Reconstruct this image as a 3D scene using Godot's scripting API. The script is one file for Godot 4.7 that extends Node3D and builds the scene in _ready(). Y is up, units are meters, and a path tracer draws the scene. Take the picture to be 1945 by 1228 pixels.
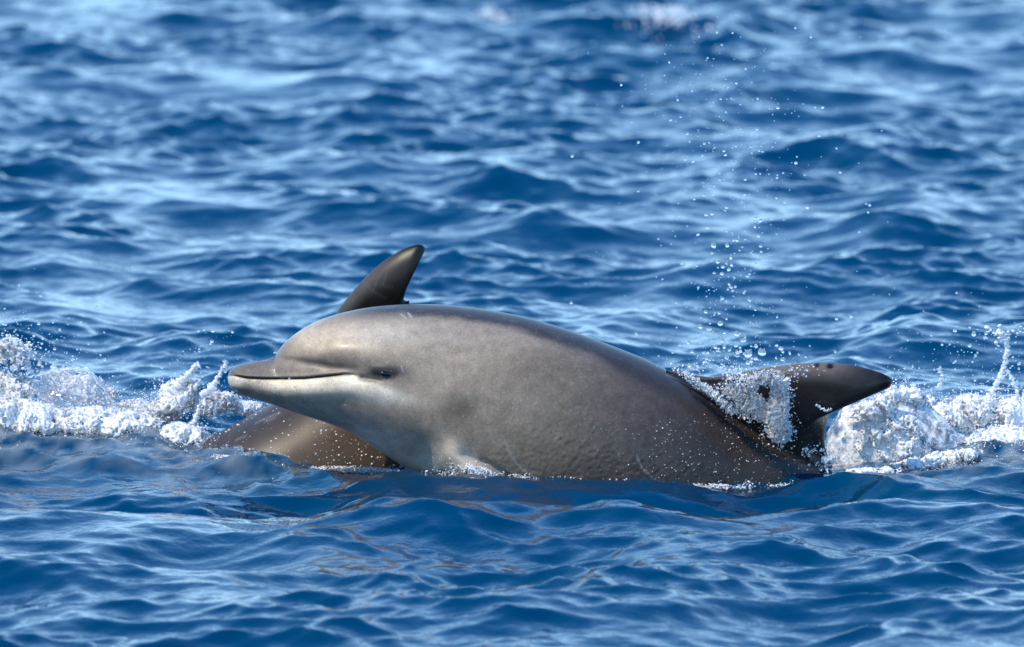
extends Node3D
# Two dolphins surfacing side by side in a choppy blue sea, seen from a boat with a long lens.

const D := 24.0                 # metres from the lens to the near dolphin
const TILT := 6.3               # degrees that the lens looks down
const MID_Y := 0.372            # height of the point that the lens looks at
const PPM := 800.0              # photograph pixels per metre at the near dolphin

var rng := RandomNumberGenerator.new()
var names := {}
var cam_pos := Vector3.ZERO
var fwd := Vector3.ZERO
var up := Vector3.ZERO

# ---------------------------------------------------------------- helpers
func numbered(called: String) -> String:
	var n: int = names.get(called, 0)
	names[called] = n + 1
	return called if n == 0 else "%s_%03d" % [called, n]

func thing(called: String, label: String, category: String, group := "", at := Vector3.ZERO) -> Node3D:
	var o := Node3D.new()
	o.name = numbered(called)
	add_child(o)
	o.position = at
	tag(o, label, category, group)
	return o

func tag(o: Node, label: String, category: String, group := "", kind := "") -> void:
	if label: o.set_meta("label", label)
	if category: o.set_meta("category", category)
	if group: o.set_meta("group", group)
	if kind: o.set_meta("kind", kind)

func obj(called: String, m: Mesh, mat: Material, parent: Node = self) -> MeshInstance3D:
	var o := MeshInstance3D.new()
	o.name = numbered(called) if parent == self else called
	o.mesh = m
	o.material_override = mat
	parent.add_child(o, true)
	return o

# the point at depth z (metres towards the boat) that a place in the photograph shows
func pt(px: float, py: float, z: float) -> Vector3:
	var d := fwd * D + Vector3.RIGHT * ((px - 972.5) / PPM) + up * ((614.0 - py) / PPM)
	return cam_pos + d * ((z - cam_pos.z) / d.z)

func lin(a: Array, x: float) -> float:          # piecewise linear y(x) through [x, y, x, y, ...]
	if x <= a[0]: return a[1]
	for i in range(2, a.size(), 2):
		if x <= a[i]:
			return lerpf(a[i - 1], a[i + 1], (x - a[i - 2]) / (a[i] - a[i - 2]))
	return a[a.size() - 1]

func smooth_lin(a: Array, x: float, r: float) -> float:
	return (lin(a, x - r) + lin(a, x) * 2.0 + lin(a, x + r)) * 0.25

func bell(d: float, w: float) -> float:
	return exp(-d * d / (w * w))

func seg_dist(p: Vector2, pts: PackedVector2Array) -> float:
	var best := 1e9
	for i in pts.size() - 1:
		best = minf(best, p.distance_squared_to(Geometry2D.get_closest_point_to_segment(p, pts[i], pts[i + 1])))
	return sqrt(best)

func grid_mesh(nu: int, nv: int, v: PackedVector3Array, col: PackedColorArray, closed_v: bool, flip := false) -> ArrayMesh:
	# a sheet of nu x nv points; with closed_v its rows close into rings, and their outside is found
	if closed_v:
		var mid := Vector3.ZERO
		for p in v: mid += p
		mid /= v.size()
		var vol := 0.0
		for i in nu - 1:
			for j in nv:
				var p0 := v[i * nv + j] - mid
				vol += p0.dot((v[(i + 1) * nv + j] - mid).cross(v[i * nv + (j + 1) % nv] - mid))
		flip = vol < 0.0
	var n := PackedVector3Array()
	n.resize(nu * nv)
	for i in nu:
		var ia := maxi(i - 1, 0) * nv
		var ib := mini(i + 1, nu - 1) * nv
		var ir := i * nv
		for j in nv:
			var ja := (j + nv - 1) % nv if closed_v else maxi(j - 1, 0)
			var jb := (j + 1) % nv if closed_v else mini(j + 1, nv - 1)
			var c := (v[ib + j] - v[ia + j]).cross(v[ir + jb] - v[ir + ja])
			n[ir + j] = (-c if flip else c).normalized()
	var idx := PackedInt32Array()
	var last := nv if closed_v else nv - 1
	idx.resize((nu - 1) * last * 6)
	var k := 0
	for i in nu - 1:
		for j in last:
			var a := i * nv + j
			var b := i * nv + (j + 1) % nv
			var c := a + nv
			var d := b + nv
			if flip:
				idx[k] = a; idx[k + 1] = c; idx[k + 2] = b; idx[k + 3] = b; idx[k + 4] = c; idx[k + 5] = d
			else:
				idx[k] = a; idx[k + 1] = b; idx[k + 2] = c; idx[k + 3] = b; idx[k + 4] = d; idx[k + 5] = c
			k += 6
	var arr := []
	arr.resize(Mesh.ARRAY_MAX)
	arr[Mesh.ARRAY_VERTEX] = v
	arr[Mesh.ARRAY_NORMAL] = n
	if col.size(): arr[Mesh.ARRAY_COLOR] = col
	arr[Mesh.ARRAY_INDEX] = idx
	var m := ArrayMesh.new()
	m.add_surface_from_arrays(Mesh.PRIMITIVE_TRIANGLES, arr)
	return m

func noise(s: int, freq: float, oct := 4, kind := FastNoiseLite.TYPE_SIMPLEX_SMOOTH) -> FastNoiseLite:
	var f := FastNoiseLite.new()
	f.seed = s
	f.frequency = freq
	f.noise_type = kind
	f.fractal_octaves = oct
	f.fractal_type = FastNoiseLite.FRACTAL_FBM if oct > 1 else FastNoiseLite.FRACTAL_NONE
	return f

func noise_tex(f: FastNoiseLite, size := 512, normal := false, strength := 4.0) -> NoiseTexture2D:
	var t := NoiseTexture2D.new()
	t.width = size
	t.height = size
	t.seamless = true
	t.noise = f
	t.as_normal_map = normal
	t.bump_strength = strength
	return t

func srgb(l: Color) -> Color:
	return l.linear_to_srgb()

# ---------------------------------------------------------------- the sea
var wk := PackedFloat32Array()      # wave numbers along x, along z, phase, height, sharpness, reach of the small ones
var calm := noise(5, 0.55, 2)
var ripple := noise(9, 6.5, 3)
var churn := noise(11, 13.0, 4)

func make_waves() -> void:
	rng.seed = 41
	var n := 44
	for i in n:
		var f := float(i) / (n - 1)
		var l := 1.8 * pow(0.057 / 1.8, f) * rng.randf_range(0.9, 1.12)
		var k := TAU / l
		var spread := lerpf(0.7, 1.2, f)
		var a := rng.randfn(0.0, spread) - 0.12
		var slope := lerpf(0.022, 0.094, pow(f, 0.7)) * rng.randf_range(0.75, 1.25)
		if f > 0.72: slope *= lerpf(1.0, 0.66, (f - 0.72) / 0.28)
		wk.append_array([k * sin(a), k * cos(a), rng.randf() * TAU, slope / k, lerpf(0.9, 1.1, f), smoothstep(0.25, 0.75, f)])

func level(x: float, z: float) -> float:
	# the slow heave of the surface round the animals
	var y := 0.022 - 0.046 * bell(z - 0.50, 0.22) * smoothstep(1.7, 0.6, absf(x + 0.2)) + 0.010 * bell(z - 0.95, 0.3)
	y += 0.030 * bell(x - 0.28, 0.22) * bell(z - 0.30, 0.16)
	y += 0.013 * bell(z - 0.24, 0.055) * smoothstep(-0.25, 0.0, x) * smoothstep(0.85, 0.6, x)
	y += 0.03 * bell(x + 1.35, 0.4) * bell(z + 0.55, 0.3) - 0.02 * bell(x + 0.72, 0.22) * bell(z + 0.3, 0.2) - 0.012 * bell(x + 0.22, 0.16) * bell(z + 0.12, 0.16)
	y += 0.025 * bell(x - 1.25, 0.3) * bell(z + 0.30, 0.25) - 0.030 * bell(x - 0.92, 0.25) * bell(z, 0.22)
	return y

func sea_point(x: float, z: float) -> Vector3:
	var px := x
	var pz := z
	var y := level(x, z)
	var rough := 0.85 + 0.85 * calm.get_noise_2d(x, z * 0.8)
	for i in range(0, wk.size(), 6):
		var ph := wk[i] * x + wk[i + 1] * z + wk[i + 2]
		var a := wk[i + 3] * lerpf(1.0, rough, wk[i + 5])
		y += a * sin(ph)
		var c := a * wk[i + 4] * cos(ph) / sqrt(wk[i] * wk[i] + wk[i + 1] * wk[i + 1])
		px += c * wk[i]
		pz += c * wk[i + 1]
	y += 0.0022 * ripple.get_noise_2d(x, z) * rough
	if absf(x) < 2.0 and z > -1.2 and z < 0.9:
		var f := froth(x, z)
		if f > 0.02: y += f * 0.010 * churn.get_noise_2d(x, z * 1.4)
	return Vector3(px, y, pz)

func spaced(lo: float, hi: float, far_lo: float, far_hi: float, step: float, grow: float) -> PackedFloat32Array:
	# even steps from lo to hi, then steps that grow outwards
	var a := PackedFloat32Array()
	var x := lo
	var s := step
	while x > far_lo:
		s *= grow
		x -= s
		a.append(x)
	a.reverse()
	x = lo
	while x < hi:
		a.append(x)
		x += step
	s = step
	while x < far_hi:
		a.append(x)
		s *= grow
		x += s
	a.append(x)
	return a

func froth(x: float, z: float) -> float:
	# how much air is beaten into the water there
	var f := 0.0
	f += 1.0 * bell(z + 0.42 - 0.25 * smoothstep(-1.0, -0.5, x), 0.26) * smoothstep(-0.35, -0.85, x)
	f += 0.9 * bell(z + 0.12 + 0.2 * (x - 1.0), 0.28) * smoothstep(0.72, 1.0, x)
	return clampf(f, 0.0, 1.0)

func build_sea() -> void:
	make_waves()
	var xs := spaced(-1.7, 1.7, -600.0, 600.0, 0.0125, 1.06)
	var zs := spaced_z()
	var nu := zs.size()
	var nv := xs.size()
	var v := PackedVector3Array()
	var col := PackedColorArray()
	v.resize(nu * nv)
	col.resize(nu * nv)
	var fn := noise(77, 11.0, 4)
	var deep := Color(0.0, 0.030, 0.072)
	var airy := Color(0.16, 0.20, 0.22)
	for i in nu:
		var z := zs[i]
		for j in nv:
			var x := xs[j]
			var p: Vector3
			if absf(x) > 9.0 or z < -60.0 or z > 6.0:
				p = Vector3(x, 0.0, z)
			else:
				p = sea_point(x, z)
			v[i * nv + j] = p
			var c := deep
			if absf(x) < 2.4 and z > -1.4 and z < 1.2:
				var f := froth(p.x, p.z)
				if f > 0.01:
					c = deep.lerp(airy, clampf(f * (0.5 + 1.1 * fn.get_noise_2d(p.x, p.z)), 0.0, 1.0))
			col[i * nv + j] = c
	var m := StandardMaterial3D.new()
	m.resource_name = "sea water"
	m.vertex_color_use_as_albedo = true
	m.roughness = 0.07
	m.metallic_specular = 0.36
	m.normal_enabled = true
	m.normal_texture = noise_tex(noise(3, 0.011, 4), 1024, true, 5.0)
	m.normal_scale = 0.6
	m.uv1_triplanar = true
	m.uv1_world_triplanar = true
	m.uv1_scale = Vector3(1.1, 1.1, 1.1)
	var o := obj("sea", grid_mesh(nu, nv, v, col, false), m)
	tag(o, "choppy deep blue sea around the two dolphins", "water", "", "structure")

func spaced_z() -> PackedFloat32Array:
	var a := PackedFloat32Array()
	var z := 14.0
	while z > -1200.0:
		a.append(z)
		if z > 3.2: z -= 0.25
		elif z > -3.0: z -= 0.018
		elif z > -22.0: z -= 0.018 + (-3.0 - z) * 0.002
		else: z -= 0.056 + (-22.0 - z) * 0.06
	a.reverse()
	return a

# ---------------------------------------------------------------- dolphins
# A dolphin's body is one skin: rings of points from snout to flukes. Each ring runs from a place on the back line to one
# on the belly line; the strip along the back that carries the dorsal fin is drawn out into it, so that no seam shows.
class Shape:
	var rings: Array          # [back x, back y, belly x, belly y, half width] ... in photograph pixels
	var depth: Callable       # metres towards the boat of the mid-plane at a place x
	var fin: PackedVector2Array
	var fin_from := 0.0       # where along the ring list the fin starts and ends
	var fin_to := 0.0
	var fin_half := 10.0      # half thickness of the fin's root, pixels
	var fin_lean := 0.0
	var steps: PackedFloat32Array
	var paint: Callable
	var carve: Callable
	var eye_at := Vector2.ZERO
	var eye_found := Vector3.ZERO
	var eye_normal := Vector3.ZERO

func ring_at(s: Shape, t: float) -> PackedFloat32Array:
	var n := s.rings.size()
	var i := clampi(int(t), 0, n - 2)
	var f := t - i
	var a: Array = s.rings[maxi(i - 1, 0)]
	var b: Array = s.rings[i]
	var c: Array = s.rings[i + 1]
	var d: Array = s.rings[mini(i + 2, n - 1)]
	var out := PackedFloat32Array()
	for k in 5:
		# monotone cubic through the four neighbours
		var m0: float = (c[k] - a[k]) * 0.5
		var m1: float = (d[k] - b[k]) * 0.5
		var dk: float = c[k] - b[k]
		if (b[k] - a[k]) * dk <= 0.0: m0 = 0.0
		else: m0 = clampf(m0, minf(0.0, 3.0 * dk), maxf(0.0, 3.0 * dk))
		if (d[k] - c[k]) * dk <= 0.0: m1 = 0.0
		else: m1 = clampf(m1, minf(0.0, 3.0 * dk), maxf(0.0, 3.0 * dk))
		var f2 := f * f
		var f3 := f2 * f
		out.append((2 * f3 - 3 * f2 + 1) * b[k] + (f3 - 2 * f2 + f) * m0 + (-2 * f3 + 3 * f2) * c[k] + (f3 - f2) * m1)
	return out

func along(pl: PackedVector2Array, f: float) -> Vector2:
	var total := 0.0
	for i in pl.size() - 1: total += pl[i].distance_to(pl[i + 1])
	var want := f * total
	for i in pl.size() - 1:
		var l := pl[i].distance_to(pl[i + 1])
		if want <= l: return pl[i].lerp(pl[i + 1], want / maxf(l, 1e-6))
		want -= l
	return pl[pl.size() - 1]

func round_line(pl: PackedVector2Array, each: int) -> PackedVector2Array:
	var out := PackedVector2Array()
	for i in pl.size() - 1:
		for k in each:
			out.append(pl[i].cubic_interpolate(pl[i + 1], pl[maxi(i - 1, 0)], pl[mini(i + 2, pl.size() - 1)], float(k) / each))
	out.append(pl[pl.size() - 1])
	return out

func skin(s: Shape, near := 190, far := 60, top := 44) -> ArrayMesh:
	# angles round the ring: 0 on the back, PI/2 on the side towards the boat, PI on the belly; a close-set strip each side of the back
	var th := PackedFloat32Array()
	var edge := 0.25
	for k in top: th.append(edge * k / top)
	for k in near: th.append(edge + (PI - edge) * k / near)
	for k in far: th.append(PI + (PI - edge) * k / far)
	for k in top: th.append(TAU - edge + edge * k / top)
	var nv := th.size()
	var nu := s.steps.size()
	var v := PackedVector3Array()
	var col := PackedColorArray()
	v.resize(nu * nv)
	col.resize(nu * nv)
	var fin := round_line(s.fin, 6)
	var fin_len := PackedVector2Array()
	var best := 1e9
	for i in nu:
		var r := ring_at(s, s.steps[i])
		var tp := Vector2(r[0], r[1])
		var bp := Vector2(r[2], r[3])
		var w := r[4] / PPM
		var ff := (s.steps[i] - s.fin_from) / (s.fin_to - s.fin_from)
		var has_fin := ff > 0.0 and ff < 1.0
		var rim := along(fin, clampf(ff, 0.0, 1.0)) if has_fin else Vector2.ZERO
		for j in nv:
			var t := th[j]
			var c := cos(t)
			var si := sin(t)
			var q := tp.lerp(bp, 0.5 - 0.5 * c)
			var z0: float = s.depth.call(q.x)
			var zz := w * si
			var t_off := minf(t, TAU - t)
			var up_fin := 0.0
			if has_fin and t_off < edge:
				up_fin = 1.0 - t_off / edge
				var foot := tp.lerp(bp, 0.5 - 0.5 * cos(edge))
				var zf := w * sin(edge)
				# from the root out to the rim: a flare, then a thin blade
				var h := up_fin
				var blade := s.fin_half / PPM * pow(sin(PI * clampf(ff, 0.02, 0.98)), 0.6) * sqrt(maxf(0.0, 1.0 - h * h)) * (1.0 - 0.45 * h)
				var flare := bell(h, 0.26)
				zz = lerpf(blade, maxf(zf, blade), flare) * signf(si if si != 0.0 else 1.0)
				if j == 0: zz = 0.0
				q = foot.lerp(rim, pow(h, 1.15))
				z0 += s.fin_lean * h * (1.0 - 0.5 * pow(h, 3.0)) * foot.distance_to(rim) / PPM
			var p := pt(q.x, q.y, z0)
			p.z += zz
			if up_fin == 0.0: q.y += maxf(zz, 0.0) * PPM * tan(deg_to_rad(TILT))   # side markings are laid out as one sees them from the boat
			if s.carve.is_valid():
				p = s.carve.call(p, q, c, si, tp, bp, w, up_fin)
			v[i * nv + j] = p
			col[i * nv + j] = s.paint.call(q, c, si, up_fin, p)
			if si > 0.0 and s.eye_at != Vector2.ZERO:
				var de := q.distance_squared_to(s.eye_at)
				if de < best:
					best = de
					s.eye_found = p
	return grid_mesh(nu, nv, v, col, true, false)

func ticks(list: Array) -> PackedFloat32Array:
	# [from, step, from, step, ..., end]
	var a := PackedFloat32Array()
	for i in range(0, list.size() - 1, 2):
		var t: float = list[i]
		var e: float = list[i + 2] if i + 2 < list.size() else list[i]
		while t < e - 1e-4:
			a.append(t)
			t += list[i + 1]
	a.append(list[list.size() - 1])
	return a

var mottle := noise(21, 26.0, 4)
var speck := noise(22, 190.0, 2)
var blotch := noise(23, 5.5, 3)
var crinkle := noise(24, 62.0, 3)
var MOUTH := [436.0, 713.0, 450.0, 713.5, 470.0, 717.0, 500.0, 718.5, 540.0, 718.5, 580.0, 717.5, 620.0, 713.5, 655.0, 710.0, 680.0, 711.0, 700.0, 715.0, 720.0, 718.0]
var CAPE := [600.0, 606.0, 640.0, 602.0, 700.0, 600.0, 760.0, 598.0, 800.0, 602.0, 860.0, 606.0, 940.0, 618.0, 1000.0, 630.0, 1080.0, 661.0, 1126.0, 678.0, 1207.0, 720.0, 1288.0, 762.0, 1400.0, 822.0, 1500.0, 868.0, 1700.0, 990.0]
var CREASE := PackedVector2Array([Vector2(520, 680), Vector2(548, 684), Vector2(590, 690), Vector2(640, 699), Vector2(700, 704)])
var EYE_BAND := PackedVector2Array([Vector2(688, 715), Vector2(704, 719), Vector2(724, 719), Vector2(744, 713)])
var FLIPPER_EDGE := PackedVector2Array([Vector2(916, 870), Vector2(936, 880), Vector2(958, 896), Vector2(972, 908)])
var SCARS := [
	[PackedVector2Array([Vector2(958, 832), Vector2(968, 858), Vector2(982, 878), Vector2(1004, 898)]), 1.6, 0.30],
	[PackedVector2Array([Vector2(1207, 862), Vector2(1216, 884), Vector2(1232, 900), Vector2(1250, 916)]), 1.0, 0.30],
	[PackedVector2Array([Vector2(762, 596), Vector2(772, 604)]), 1.3, 0.36],
	[PackedVector2Array([Vector2(776, 594), Vector2(782, 602)]), 1.5, 0.40],
	[PackedVector2Array([Vector2(764, 694), Vector2(767, 704)]), 1.0, 0.36],
	[PackedVector2Array([Vector2(596, 648), Vector2(597, 668)]), 0.9, 0.36],
]

func skin_near(q: Vector2, c: float, si: float, fin: float, p: Vector3) -> Color:
	var m := mottle.get_noise_3d(p.x, p.y, p.z)
	var b := blotch.get_noise_3d(p.x, p.y, p.z)
	var s := speck.get_noise_3d(p.x, p.y, p.z)
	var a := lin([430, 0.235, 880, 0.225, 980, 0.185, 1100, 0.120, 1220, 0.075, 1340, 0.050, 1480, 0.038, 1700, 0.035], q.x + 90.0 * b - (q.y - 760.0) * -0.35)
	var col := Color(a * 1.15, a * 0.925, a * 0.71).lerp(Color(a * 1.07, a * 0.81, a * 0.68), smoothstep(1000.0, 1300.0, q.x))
	# pale underside
	if q.x < 1100.0:
		var under := smoothstep(-0.30, -0.75, c + 0.12 * b) * smoothstep(1150.0, 900.0, q.x)
		col = col.lerp(Color(0.36, 0.335, 0.31), under * 0.8)
	# pale patch on the melon, its sunlit gold painted in, and along the lower jaw
	col = col.lerp(Color(0.60, 0.46, 0.30), 0.9 * exp(-pow((q.x - 632.0) / 76.0, 2) - pow((q.y - 640.0 + (q.x - 620.0) * 0.06) / 25.0, 2)))
	col = col.lerp(Color(0.40, 0.35, 0.29), 0.7 * exp(-pow((q.x - 720.0) / 170.0, 2) - pow((q.y - 636.0) / 26.0, 2)))
	if q.x < 860.0:
		var my := lin(MOUTH, q.x)
		var past := maxf(0.0, q.x - 700.0)
		var lip := smoothstep(0.0, 4.0 + past * 0.35, q.y - my - past * 0.22) * smoothstep(52.0, 20.0, q.y - my - (q.x - 560.0) * 0.06) * smoothstep(850.0, 740.0, q.x) * smoothstep(455.0, 560.0, q.x)
		col = col.lerp(Color(0.62, 0.55, 0.44), 0.92 * lip)
		# lower lip edge, yellowish, and pale chin tip
		var edge := smoothstep(0.5, 3.0, q.y - my) * smoothstep(16.0, 7.0, q.y - my) * smoothstep(600.0, 560.0, q.x)
		col = col.lerp(Color(0.56, 0.47, 0.33), 0.85 * edge * clampf(0.7 + 1.0 * m + 0.6 * s, 0.0, 1.1))
		col = col.lerp(Color(0.55, 0.50, 0.42), smoothstep(30.0, 12.0, q.distance_to(Vector2(444, 716))) * smoothstep(-2.0, 3.0, q.y - my))
		# shadow under the lip, painted as a dark band on the chin
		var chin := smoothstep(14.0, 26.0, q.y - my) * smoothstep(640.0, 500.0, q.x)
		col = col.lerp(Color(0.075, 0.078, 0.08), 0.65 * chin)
		# shade below the jaw, painted grey onto the throat
		col = col.lerp(Color(0.095, 0.10, 0.105), 0.75 * exp(-pow((q.x - 690.0) / 90.0, 2) - pow((q.y - 792.0 - (q.x - 690.0) * 0.12) / 24.0, 2)))
		# upper jaw, darker along its top
		if q.y < my:
			var beak := smoothstep(590.0, 520.0, q.x)
			col = col.lerp(Color(0.115, 0.096, 0.084), beak * 0.85)
			col = col.lerp(Color(0.20, 0.18, 0.165), smoothstep(14.0, 3.0, my - q.y) * smoothstep(440.0, 540.0, q.x) * smoothstep(690.0, 620.0, q.x) * 0.5)
			# grey stripe that runs from the beak under the melon to the eye
			var stripe := exp(-pow((q.y - lin([540, 688, 620, 684, 700, 690, 760, 692], q.x)) / 15.0, 2)) * smoothstep(530.0, 600.0, q.x) * smoothstep(780.0, 720.0, q.x)
			col = col.lerp(Color(0.105, 0.092, 0.084), 0.8 * stripe)
		if si > 0.0:
			# the mouth, the eye and the dark shade of skin round it
			var mouth := bell(q.y - my - 0.2, 2.1) * smoothstep(440.0, 462.0, q.x) * smoothstep(676.0, 640.0, q.x) * (0.85 + 0.5 * m)
			col = col.lerp(Color(0.008, 0.007, 0.006), minf(1.0, mouth * 1.25))
			var band := bell(seg_dist(q, EYE_BAND), 6.5)
			col = col.lerp(Color(0.020, 0.021, 0.025), 0.9 * band)
			var eye := exp(-pow((q.x - 733.0 - (q.y - 705.0) * 0.5) / 27.0, 2) - pow((q.y - 704.0) / 11.5, 2))
			col = col.lerp(Color(0.006, 0.006, 0.007), minf(1.0, eye * 1.8))
			col = col.lerp(Color(0.07, 0.065, 0.062), 0.6 * exp(-pow((q.x - 742.0) / 44.0, 2) - pow((q.y - 710.0) / 24.0, 2)))
	# darker smudges above the flipper, the first painted-in shading, and a pale shoulder
	col = col.lerp(col * 0.45, 0.75 * exp(-pow((q.x - 872.0 + (q.y - 775.0) * 0.3) / 42.0, 2) - pow((q.y - 775.0) / 34.0, 2)) * (1.0 + b))
	col = col.lerp(col * 0.55, 0.6 * exp(-pow((q.x - 1010.0) / 60.0, 2) - pow((q.y - 705.0) / 30.0, 2)) * (1.0 + b))
	col = col.lerp(Color(0.52, 0.44, 0.35), 0.9 * exp(-pow((q.x - 866.0 - (q.y - 850.0) * 0.7) / 25.0, 2) - pow((q.y - 862.0) / 30.0, 2)))
	col = col.lerp(col * 1.3, clampf(b * 1.1, -0.5, 1.0))
	# the dark cape along the back
	var cy := lin(CAPE, q.x) + 7.0 * m + 8.0 * b
	var soft := lin([560, 30, 700, 22, 800, 8, 1100, 10, 1300, 16, 1500, 30], q.x)
	var cape := smoothstep(soft, -soft, q.y - cy) * smoothstep(560.0, 700.0, q.x) * lin([1270, 1.0, 1350, 0.45, 1700, 0.3], q.x)  # cape thins aft, so the lit ridge is painted lighter
	col = col.lerp(Color(0.040, 0.031, 0.026), 0.95 * cape)
	if fin > 0.0:
		col = col.lerp(Color(0.024, 0.021, 0.020) * (1.0 + 0.5 * b), smoothstep(0.0, 0.12, fin))
		col = col.lerp(Color(0.16, 0.135, 0.115), 0.8 * smoothstep(0.62, 0.97, fin + 0.05 * b) * smoothstep(1655.0, 1560.0, q.x) * smoothstep(740.0, 700.0, q.y))  # sunlit upper edge of the fin, painted in as a lighter rim
		col = col.lerp(Color(0.008, 0.006, 0.007), smoothstep(11.0, 8.0, (q - Vector2(1551, 694)).length() + absf(q.y - 694) * 0.3) * 0.0)
		for d in [[1551.0, 693.0, 4.0], [1576.0, 695.0, 6.0]]:
			col = col.lerp(Color(0.006, 0.005, 0.005), smoothstep(d[2] + 1.5, d[2] - 1.0, Vector2((q.x - d[0]) * 0.9, (q.y - d[1]) * 1.1).length()))
		col = col.lerp(Color(0.010, 0.007, 0.008), smoothstep(1662.0, 1682.0, q.x + 4.0 * m))
	# fine light flecks and dark pores
	col = col * (1.0 + 0.27 * m + 0.30 * s)
	col = col.lerp(Color(0.40, 0.36, 0.32), 0.22 * smoothstep(0.42, 0.7, s + 0.3 * m) * smoothstep(520.0, 760.0, q.x) * smoothstep(1300.0, 1000.0, q.x))
	for sc in SCARS:
		if absf(q.x - sc[0][0].x) < 60.0 and si > 0.0:
			col = col.lerp(Color(sc[2], sc[2] * 0.94, sc[2] * 0.88), 0.8 * bell(seg_dist(q, sc[0]), sc[1]))
	return Color(maxf(col.r, 0.003), maxf(col.g, 0.003), maxf(col.b, 0.003))

func carve_near(p: Vector3, q: Vector2, c: float, si: float, tp: Vector2, bp: Vector2, w: float, fin: float) -> Vector3:
	if fin > 0.0: return p
	var mm := 1.0 / PPM
	var out := Vector3(0, 0, signf(si))
	if q.x < 900.0:
		var my := lin(MOUTH, q.x)
		var along_mouth := smoothstep(440.0, 456.0, q.x) * smoothstep(690.0, 645.0, q.x)
		var dy := q.y - my
		p -= out * mm * 6.0 * bell(dy, 2.6) * along_mouth
		# the upper lip stands a little over the lower
		p += out * mm * 2.5 * smoothstep(-12.0, -3.0, dy) * smoothstep(0.5, -1.0, dy) * along_mouth
		# the lower jaw is broader than the upper and makes a shelf under the lip
		p += out * mm * 10.0 * bell(dy - 26.0, 19.0) * smoothstep(0.0, 12.0, dy) * smoothstep(470.0, 560.0, q.x) * smoothstep(800.0, 640.0, q.x)
		# fold where the melon meets the beak, and the hollow before the eye
		p -= out * mm * 6.0 * bell(seg_dist(q, CREASE), 8.0) * smoothstep(715.0, 640.0, q.x)
		p += out * mm * 9.0 * exp(-pow((q.x - 640.0) / 90.0, 2) - pow((q.y - 655.0) / 30.0, 2))
		p -= out * mm * 5.0 * exp(-pow((q.x - 700.0) / 40.0, 2) - pow((q.y - 716.0) / 9.0, 2))
	# brow and the socket
	p += out * mm * 5.0 * exp(-pow((q.x - 735.0) / 34.0, 2) - pow((q.y - 700.0) / 12.0, 2))
	# shoulder and flipper, drawn out of the chest down and back
	if si > 0.0:
		var u := (q.x - 905.0) / 62.0
		var vv := (q.y - 905.0 - (q.x - 905.0) * 0.45) / 36.0
		var r2 := u * u + vv * vv
		if r2 < 1.0:
			var g := 1.0 - r2
			g = g * g * (3.0 - 2.0 * g)
			p += Vector3(0.22, -0.19, 0.09) * pow(g, 1.3)
		p += out * mm * 16.0 * exp(-pow((q.x - 862.0) / 24.0, 2) - pow((q.y - 872.0) / 30.0, 2))
		# the crease behind the flipper
		p -= out * mm * 7.0 * bell(seg_dist(q, FLIPPER_EDGE), 4.0)
	# hollow of the neck
	if si > 0.0:
		p -= out * mm * 14.0 * exp(-pow((q.x - 800.0) / 30.0, 2) - pow((q.y - 862.0) / 34.0, 2))
	# lumps under the skin of the flank
	var lump := blotch.get_noise_3d(p.x * 1.4, p.y * 1.4, p.z * 1.4)
	p += out * 0.0022 * lump * absf(si) * smoothstep(700.0, 900.0, q.x)
	# wrinkled skin low on the flank
	var wr := smoothstep(830.0, 1150.0, q.x + (q.y - 800.0) * 1.2)
	p += out * absf(si) * 0.0016 * wr * (crinkle.get_noise_3d(p.x, p.y * 1.3, p.z) + 0.3)
	return p

func skin_far(q: Vector2, c: float, si: float, fin: float, p: Vector3) -> Color:
	var m := mottle.get_noise_3d(p.x, p.y, p.z)
	var b := blotch.get_noise_3d(p.x, p.y, p.z)
	var s := speck.get_noise_3d(p.x, p.y, p.z)
	var col := Color(0.075, 0.050, 0.031).lerp(Color(0.045, 0.034, 0.028), smoothstep(0.1, 0.7, c + 0.15 * b))
	if fin > 0.0:
		col = col.lerp(Color(0.011, 0.0085, 0.0075), smoothstep(0.0, 0.2, fin))
		col = col.lerp(Color(0.085, 0.072, 0.064), 0.7 * smoothstep(0.55, 0.95, fin + 0.1 * b) * smoothstep(800.0, 700.0, q.x))  # leading edge painted lighter, as the sun catches it
		for sc in [PackedVector2Array([Vector2(690, 532), Vector2(707, 552)]), PackedVector2Array([Vector2(722, 520), Vector2(708, 552), Vector2(735, 566)]), PackedVector2Array([Vector2(735, 515), Vector2(728, 540)]), PackedVector2Array([Vector2(712, 538), Vector2(745, 545)])]:
			col = col.lerp(Color(0.09, 0.08, 0.072), 0.5 * bell(seg_dist(q, sc), 1.0))
	elif si > 0.0:
		for sc in [PackedVector2Array([Vector2(487, 803), Vector2(510, 792), Vector2(534, 783)]), PackedVector2Array([Vector2(505, 800), Vector2(525, 792)]), PackedVector2Array([Vector2(450, 835), Vector2(470, 826)])]:
			col = col.lerp(Color(0.20, 0.17, 0.15), 0.45 * bell(seg_dist(q, sc), 1.8))
	return col * (1.0 + 0.25 * m + 0.14 * s)

func skin_material(wrinkle: float, gloss := 0.27, rough := 0.38, coat := 0.2) -> StandardMaterial3D:
	var m := StandardMaterial3D.new()
	m.resource_name = "wet dolphin skin"
	m.vertex_color_use_as_albedo = true
	m.roughness = rough
	m.metallic_specular = gloss
	m.clearcoat_enabled = true
	m.clearcoat = coat
	m.clearcoat_roughness = 0.08
	m.heightmap_enabled = true
	m.heightmap_texture = noise_tex(noise(31, 0.07, 4), 1024)
	m.heightmap_scale = wrinkle
	m.uv1_triplanar = true
	m.uv1_scale = Vector3(2.6, 2.6, 2.6)
	return m

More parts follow.
